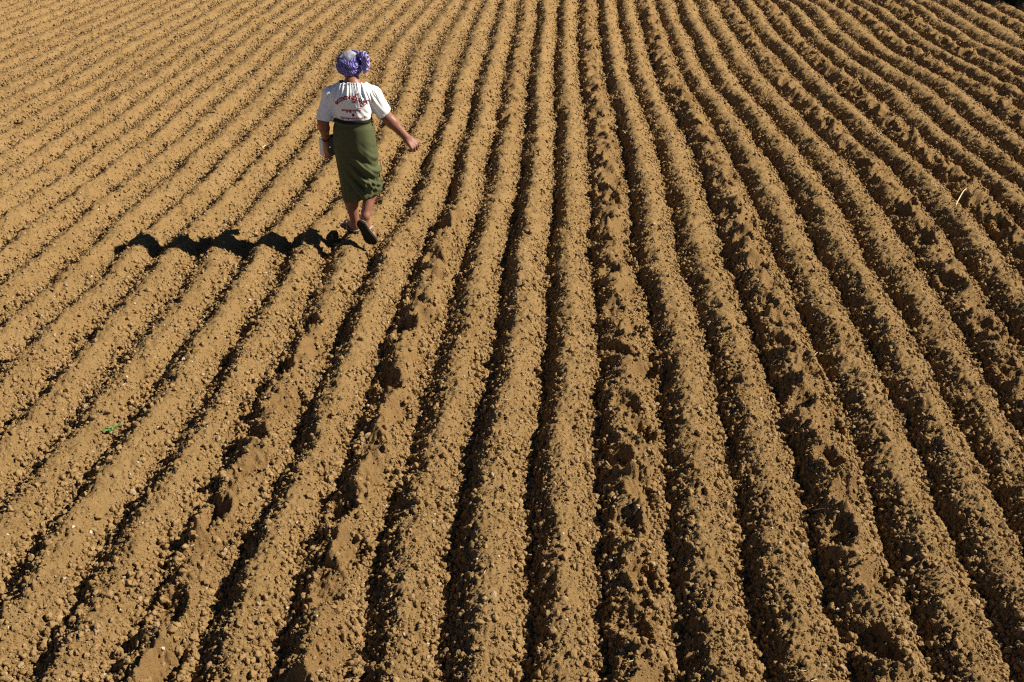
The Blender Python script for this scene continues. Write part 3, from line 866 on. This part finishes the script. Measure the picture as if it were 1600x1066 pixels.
# ---------------------------------------------------------------- red lettering on the back of the shirt
deps = bpy.context.evaluated_depsgraph_get()
bvh = BVHTree.FromObject(shirt, deps)
def print_text(txt, place, size):
    """flat print: glyph outlines laid out in pixels of the photograph, dropped on the cloth"""
    cu = bpy.data.curves.new('lettering', 'FONT'); cu.body = txt; cu.size = size; cu.resolution_u = 2
    cu.align_x = 'CENTER'; cu.offset = .035 * size + .04
    o = bpy.data.objects.new('lettering_source', cu); COL.objects.link(o)
    bpy.context.view_layer.update()
    me = bpy.data.meshes.new_from_object(o.evaluated_get(bpy.context.evaluated_depsgraph_get()))
    bpy.data.objects.remove(o); bpy.data.curves.remove(cu)
    bm = bmesh.new(); bm.from_mesh(me); bpy.data.meshes.remove(me)
    bmesh.ops.triangulate(bm, faces=bm.faces)
    bmesh.ops.subdivide_edges(bm, edges=bm.edges[:], cuts=1); bmesh.ops.triangulate(bm, faces=bm.faces)
    lo = min((v.co.x for v in bm.verts), default=0); hi = max((v.co.x for v in bm.verts), default=1)
    for v in bm.verts:
        px, py = place((v.co.x - lo) / max(hi - lo, 1e-6), v.co.y)
        p = J(px, py, -.1)
        # along the line of sight of the back's own normal: straight in from behind
        h = bvh.ray_cast(Vector((p[0], -.4, p[2])), Vector((0, 1, 0)))[0]
        v.co = (h if h is not None else Vector((p[0], -.11, p[2]))) + Vector((0, -.0045, 0))
    return bm_obj('lettering', bm, M_red, shirt, smooth=False)
def arc(t, yy):
    a = math.radians(-52 + 104 * t); R = 28 + yy
    return 548 + R * math.sin(a), 182 - R * math.cos(a)
print_text('ေလာကစည့်သည်', arc, 9.4)
print_text('ေကျးရွာအုပ်စု', lambda t, yy: (533.5 + 31 * t, 172.8 - yy), 4.4)
print_text('ပညာေရးစာသင်ေကျာင်း', lambda t, yy: (531 + 42 * t, 185.4 - yy - 1.2 * (2 * t - 1) ** 2), 3.3)
bm = bmesh.new()                                                          # drop-shaped mark
pts = []
for q in range(20):
    a = 2 * math.pi * q / 20
    px, py = 552.3 + 1.9 * math.sin(a) * (1 - .45 * math.cos(a)) + .3, 178.3 - 2.9 * math.cos(a)
    p = J(px, py, -.1); h = bvh.ray_cast(Vector((p[0], -.4, p[2])), Vector((0, 1, 0)))[0]
    pts.append(bm.verts.new((h if h is not None else Vector((p[0], -.11, p[2]))) + Vector((0, -.0025, 0))))
bm.faces.new(pts)
bm_obj('drop_mark', bm, M_red, shirt, smooth=False)

# ---------------------------------------------------------------- the box in the left hand
def slab(bm, c, sx, sy, sz, M):
    r = bmesh.ops.create_cube(bm, size=1)
    for v in r['verts']: v.co = M @ Vector((c[0] + v.co.x * sx, c[1] + v.co.y * sy, c[2] + v.co.z * sz))
edge = J(506.5, 232, .13)
box = bpy.data.objects.new('seed_box', None); COL.objects.link(box)
box.location = BASE + edge
box.rotation_euler = (0.05, -.04, math.radians(33))
tag(box, 'small black and white box held in the left hand of the walker', 'box')
I = Matrix.Identity(4)
bw_, bd_, bh_ = .118, .078, .148
bm = bmesh.new()
slab(bm, (bw_ / 2, bd_ / 2, 0), bw_, bd_, bh_, I)
bmesh.ops.delete(bm, geom=[f for f in bm.faces if f.normal.z > .9 or f.calc_center_median().z > bh_ / 2 - .001], context='FACES')
bmesh.ops.bevel(bm, geom=[e for e in bm.edges if len(e.link_faces) == 2], offset=.006, segments=2, affect='EDGES')
bo = bm_obj('shell', bm, M_black, box, smooth=False); mo = bo.modifiers.new('wall', 'SOLIDIFY'); mo.thickness = .004
bm = bmesh.new(); slab(bm, (-.0035, bd_ / 2, .002), .006, bd_ * .96, bh_ + .008, I)
bmesh.ops.bevel(bm, geom=bm.edges[:], offset=.0015, segments=1, affect='EDGES'); bm_obj('side_panel', bm, M_white, box)
bm = bmesh.new(); bmesh.ops.create_icosphere(bm, subdivisions=2, radius=.004, matrix=Matrix.Translation((.048, -.002, .0)))
bm_obj('clasp', bm, M_white, box)

# ---------------------------------------------------------------- single clods, stones, straws, a weed, scrub at the edge
def place(o, px, py, sink, turn=True):
    x, y, z = at_px(px, py)
    o.location = (x, y, z + sink)
    if turn: o.rotation_euler = (random.uniform(-.4, .4), random.uniform(-.4, .4), random.uniform(0, 6.28))
clods = [(414, 737), (565, 530), (490, 470), (845, 770), (1340, 800), (700, 388), (830, 672), (1165, 470), (1450, 500), (760, 600), (1508, 470), (708, 880), (740, 1015),
         (810, 1005), (1010, 970), (660, 905), (1080, 820), (610, 770), (270, 985), (330, 1000), (470, 815), (1175, 950), (1220, 860), (1320, 900), (1460, 790), (1555, 760),
         (90, 940), (60, 880), (170, 930), (1130, 1050), (1090, 1058), (560, 775), (980, 880), (1000, 845), (935, 690), (1050, 905), (355, 850), (1400, 945), (1500, 640), (1545, 905),
         (400, 855), (435, 905), (520, 950), (590, 1010), (640, 830), (700, 800), (880, 940), (905, 1020), (1270, 760), (1230, 700), (180, 21), (240, 22), (579, 22), (622, 18), (255, 222), (40, 130), (160, 66)]
cm = [clod_mesh('soil_clod', 300 + i, 3, M_clod, .75) for i in range(5)]
for i, (px, py) in enumerate(clods):
    o = obj('soil_clod', cm[i % 5])
    r = random.uniform(.015, .025) * (1.6 if py < 140 else 1)
    o.scale = (r, r, r); place(o, px, py, r * .15)
    tag(o, 'large rough brown lump of dry soil lying loose on the field', 'clod', 'large soil clods lying on the field')
stones = [(955, 878), (1270, 936), (1023, 925), (320, 875), (446, 852), (100, 905), (679, 805), (660, 738), (671, 580), (560, 625), (558, 620), (575, 635), (592, 538), (700, 372), (290, 212), (143, 433), (65, 493),
          (85, 465), (300, 566), (286, 563), (198, 590), (880, 575), (1135, 545), (1310, 955), (114, 825), (142, 832), (105, 770), (255, 1015), (762, 740), (668, 1008), (540, 1045), (556, 1040), (760, 390), (1050, 720),
          (897, 400), (820, 390), (1480, 160), (1590, 1010), (420, 365), (390, 470), (125, 300), (153, 328), (115, 316)]
pmesh = [clod_mesh('pebble', 500 + i, 2, M_pebble, .7) for i in range(4)]
for i, (px, py) in enumerate(stones):
    o = obj('pebble', pmesh[i % 4])
    r = random.uniform(.008, .014)
    o.scale = (r, r, r); place(o, px, py, r * .45)
    tag(o, 'small pale stone lying on the brown soil', 'stone', 'pale stones scattered on the field')

def stalk(name, pts, r, label, cat):
    cu = []
    bm = bmesh.new(); prev = None
    P = [Vector(p) for p in pts]
    for i, p in enumerate(P):
        d = (P[min(i + 1, len(P) - 1)] - P[max(i - 1, 0)]).normalized()
        q = d.to_track_quat('Z', 'Y').to_matrix(); rr = r * (1 - .35 * i / len(P))
        ringv = [bm.verts.new(p + q @ Vector((rr * math.cos(a * 1.0472), rr * math.sin(a * 1.0472), 0))) for a in range(6)]
        if prev:
            for a in range(6): bm.faces.new((prev[a], prev[(a + 1) % 6], ringv[(a + 1) % 6], ringv[a]))
        prev = ringv
    return tag(bm_obj(name, bm, M_straw, None), label, cat)
def straw(pxs, lift, r, label):
    a = Vector(at_px(*pxs[0])); b = Vector(at_px(*pxs[-1])); m = Vector(at_px(*pxs[len(pxs) // 2]))
    side_ = (m - (a + b) / 2); side_.z = 0
    side_ *= min(1, .12 * (b - a).length / max(side_.length, 1e-4))
    pts = []
    for i in range(11):
        f = i / 10; w = math.sin(math.pi * f)
        pts.append(a.lerp(b, f) + side_ * w + Vector((0, 0, lift * w + r + .006)))
    return stalk('straw', pts, r, label, 'straw')
straw([(1493, 322), (1499, 316), (1505, 307), (1510, 297)], .03, .006, 'long pale bent straw lying across a dark furrow on the far right')
straw([(407, 237), (412, 233), (417, 228)], .01, .006, 'short pale straw lying in the furrow beside the walker\'s left arm')
straw([(990, 806), (996, 803), (999, 797)], .02, .004, 'small forked-looking pale straw by a deep footprint in the middle ridge')
straw([(1270, 800), (1281, 796), (1291, 795), (1299, 797)], .02, .0035, 'thin curved straw between trodden ridges in the lower right')
straw([(1565, 722), (1572, 728), (1577, 738)], .02, .0035, 'thin pale straw near the lower right edge of the field')
straw([(1270, 560), (1276, 556), (1281, 552)], .01, .003, 'tiny pale straw on the sunlit side of a right hand ridge')

wx, wy, wz = at_px(176, 678)
weed = bpy.data.objects.new('weed', None); COL.objects.link(weed); weed.location = (wx, wy, wz)
tag(weed, 'small green weed seedling growing in the furrow at left', 'weed')
for i, (a, L, w_, up) in enumerate(((.6, .062, .013, .45), (1.5, .04, .011, .7), (2.6, .042, .012, .5), (3.8, .066, .014, .4), (4.7, .04, .010, .6))):
    bm = bmesh.new(); rows_ = []
    for q in range(6):
        t = q / 5; ww = w_ * math.sin(math.pi * (.12 + .86 * t)) * (.8 + .3 * math.sin(9 * t + i))
        c = Vector((math.cos(a) * L * t, math.sin(a) * L * t, L * (up * t * 1.6 - .9 * t * t * up) + .012))
        sd2 = Vector((-math.sin(a), math.cos(a), 0))
        rows_.append([bm.verts.new(c - sd2 * ww + Vector((0, 0, .006))), bm.verts.new(c), bm.verts.new(c + sd2 * ww + Vector((0, 0, .006)))])
    for r0, r1 in zip(rows_[:-1], rows_[1:]):
        for q in (0, 1): bm.faces.new((r0[q], r0[q + 1], r1[q + 1], r1[q]))
    o = bm_obj('leaf', bm, M_leaf, weed); m_ = o.modifiers.new('thick', 'SOLIDIFY'); m_.thickness = .0015
bm = bmesh.new(); bmesh.ops.create_cone(bm, segments=8, radius1=.005, radius2=.004, depth=.05, cap_ends=True)
bm_obj('stem', bm, M_leaf, weed)

# short bits of chopped straw too small to count
nb = 260
ly = 2.5 * (16 / 2.5) ** rng.random(nb); lx = rng.uniform(-1.05, 1.05, nb) * half_width(ly)
lz = field_height(lx, ly) + .004
la = rng.uniform(0, 6.28, nb); ll = rng.uniform(.012, .045, nb); lw = .0011 + .00012 * ly; lt = rng.normal(0, .25, nb)
V = []; F = []
for i in range(nb):
    d = Vector((math.cos(la[i]) * math.cos(lt[i]), math.sin(la[i]) * math.cos(lt[i]), math.sin(lt[i])))
    e = d.cross(Vector((0, 0, 1))).normalized() * float(lw[i]); u_ = e.cross(d).normalized() * float(lw[i])
    c = Vector((lx[i], ly[i], lz[i])); b0 = len(V)
    for t_ in (-1, 1):
        for a_ in (e, u_, -e, -u_): V.append(c + d * float(ll[i]) * t_ * .5 + a_)
    F += [(b0 + q, b0 + (q + 1) % 4, b0 + 4 + (q + 1) % 4, b0 + 4 + q) for q in range(4)]
tag(obj('straw_litter', new_mesh('straw_litter', V, F, [M_straw])), 'tiny bits of dry straw scattered thinly on the soil', None, None, 'stuff')

# dark scrub where the field ends, top right
bx, by = (float(q) for q in unproj(1612, -2, .1))
def shrub(px, py, w, h, seed, label):
    r = np.random.default_rng(seed)
    x, y = (float(q) for q in unproj(px, py, .1))
    root = bpy.data.objects.new('shrub', None); COL.objects.link(root); root.location = (x, y, .05)
    tag(root, label, 'shrub', 'dark scrub along the field edge')
    nl = 5200
    clump = r.normal(0, 1, (36, 3)); clump /= np.linalg.norm(clump, axis=1)[:, None]; clump *= r.uniform(.45, 1, (36, 1)); clump[:, 2] = np.abs(clump[:, 2])
    cidx = r.integers(0, 36, nl)
    c = (clump[cidx] + r.normal(0, .17, (nl, 3))) * (w, w, h); c[:, 2] = np.maximum(c[:, 2], .02)
    d = r.normal(0, 1, (nl, 3)); d /= np.linalg.norm(d, axis=1)[:, None]
    e = np.cross(d, r.normal(0, 1, (nl, 3))); e /= np.linalg.norm(e, axis=1)[:, None]
    L = r.uniform(.035, .075, (nl, 1)); W = L * .34
    V = np.stack([c - d * L, c + e * W, c + d * L, c - e * W], 1).reshape(-1, 3)
    obj('foliage', new_mesh('foliage', V, np.arange(nl * 4).reshape(-1, 4), [M_bush], smooth=False), root)
    bm = bmesh.new()
    for q in range(9):
        a = r.uniform(0, 6.28); tip = Vector((math.cos(a) * w * .7, math.sin(a) * w * .7, h * r.uniform(.5, .95)))
        ln = tip.length; m_ = tip.to_track_quat('Z', 'Y').to_matrix().to_4x4(); m_ = m_ @ Matrix.Translation((0, 0, ln / 2))
        bmesh.ops.create_cone(bm, segments=6, radius1=.018, radius2=.006, depth=ln, matrix=m_, cap_ends=True)
    bm_obj('stem', bm, M_wood, root)
shrub(1612, 0, .75, .7, 1, 'dark leafy shrub at the far right corner of the field')
shrub(1620, -22, .7, .9, 2, 'dark leafy shrub standing behind the corner shrub')
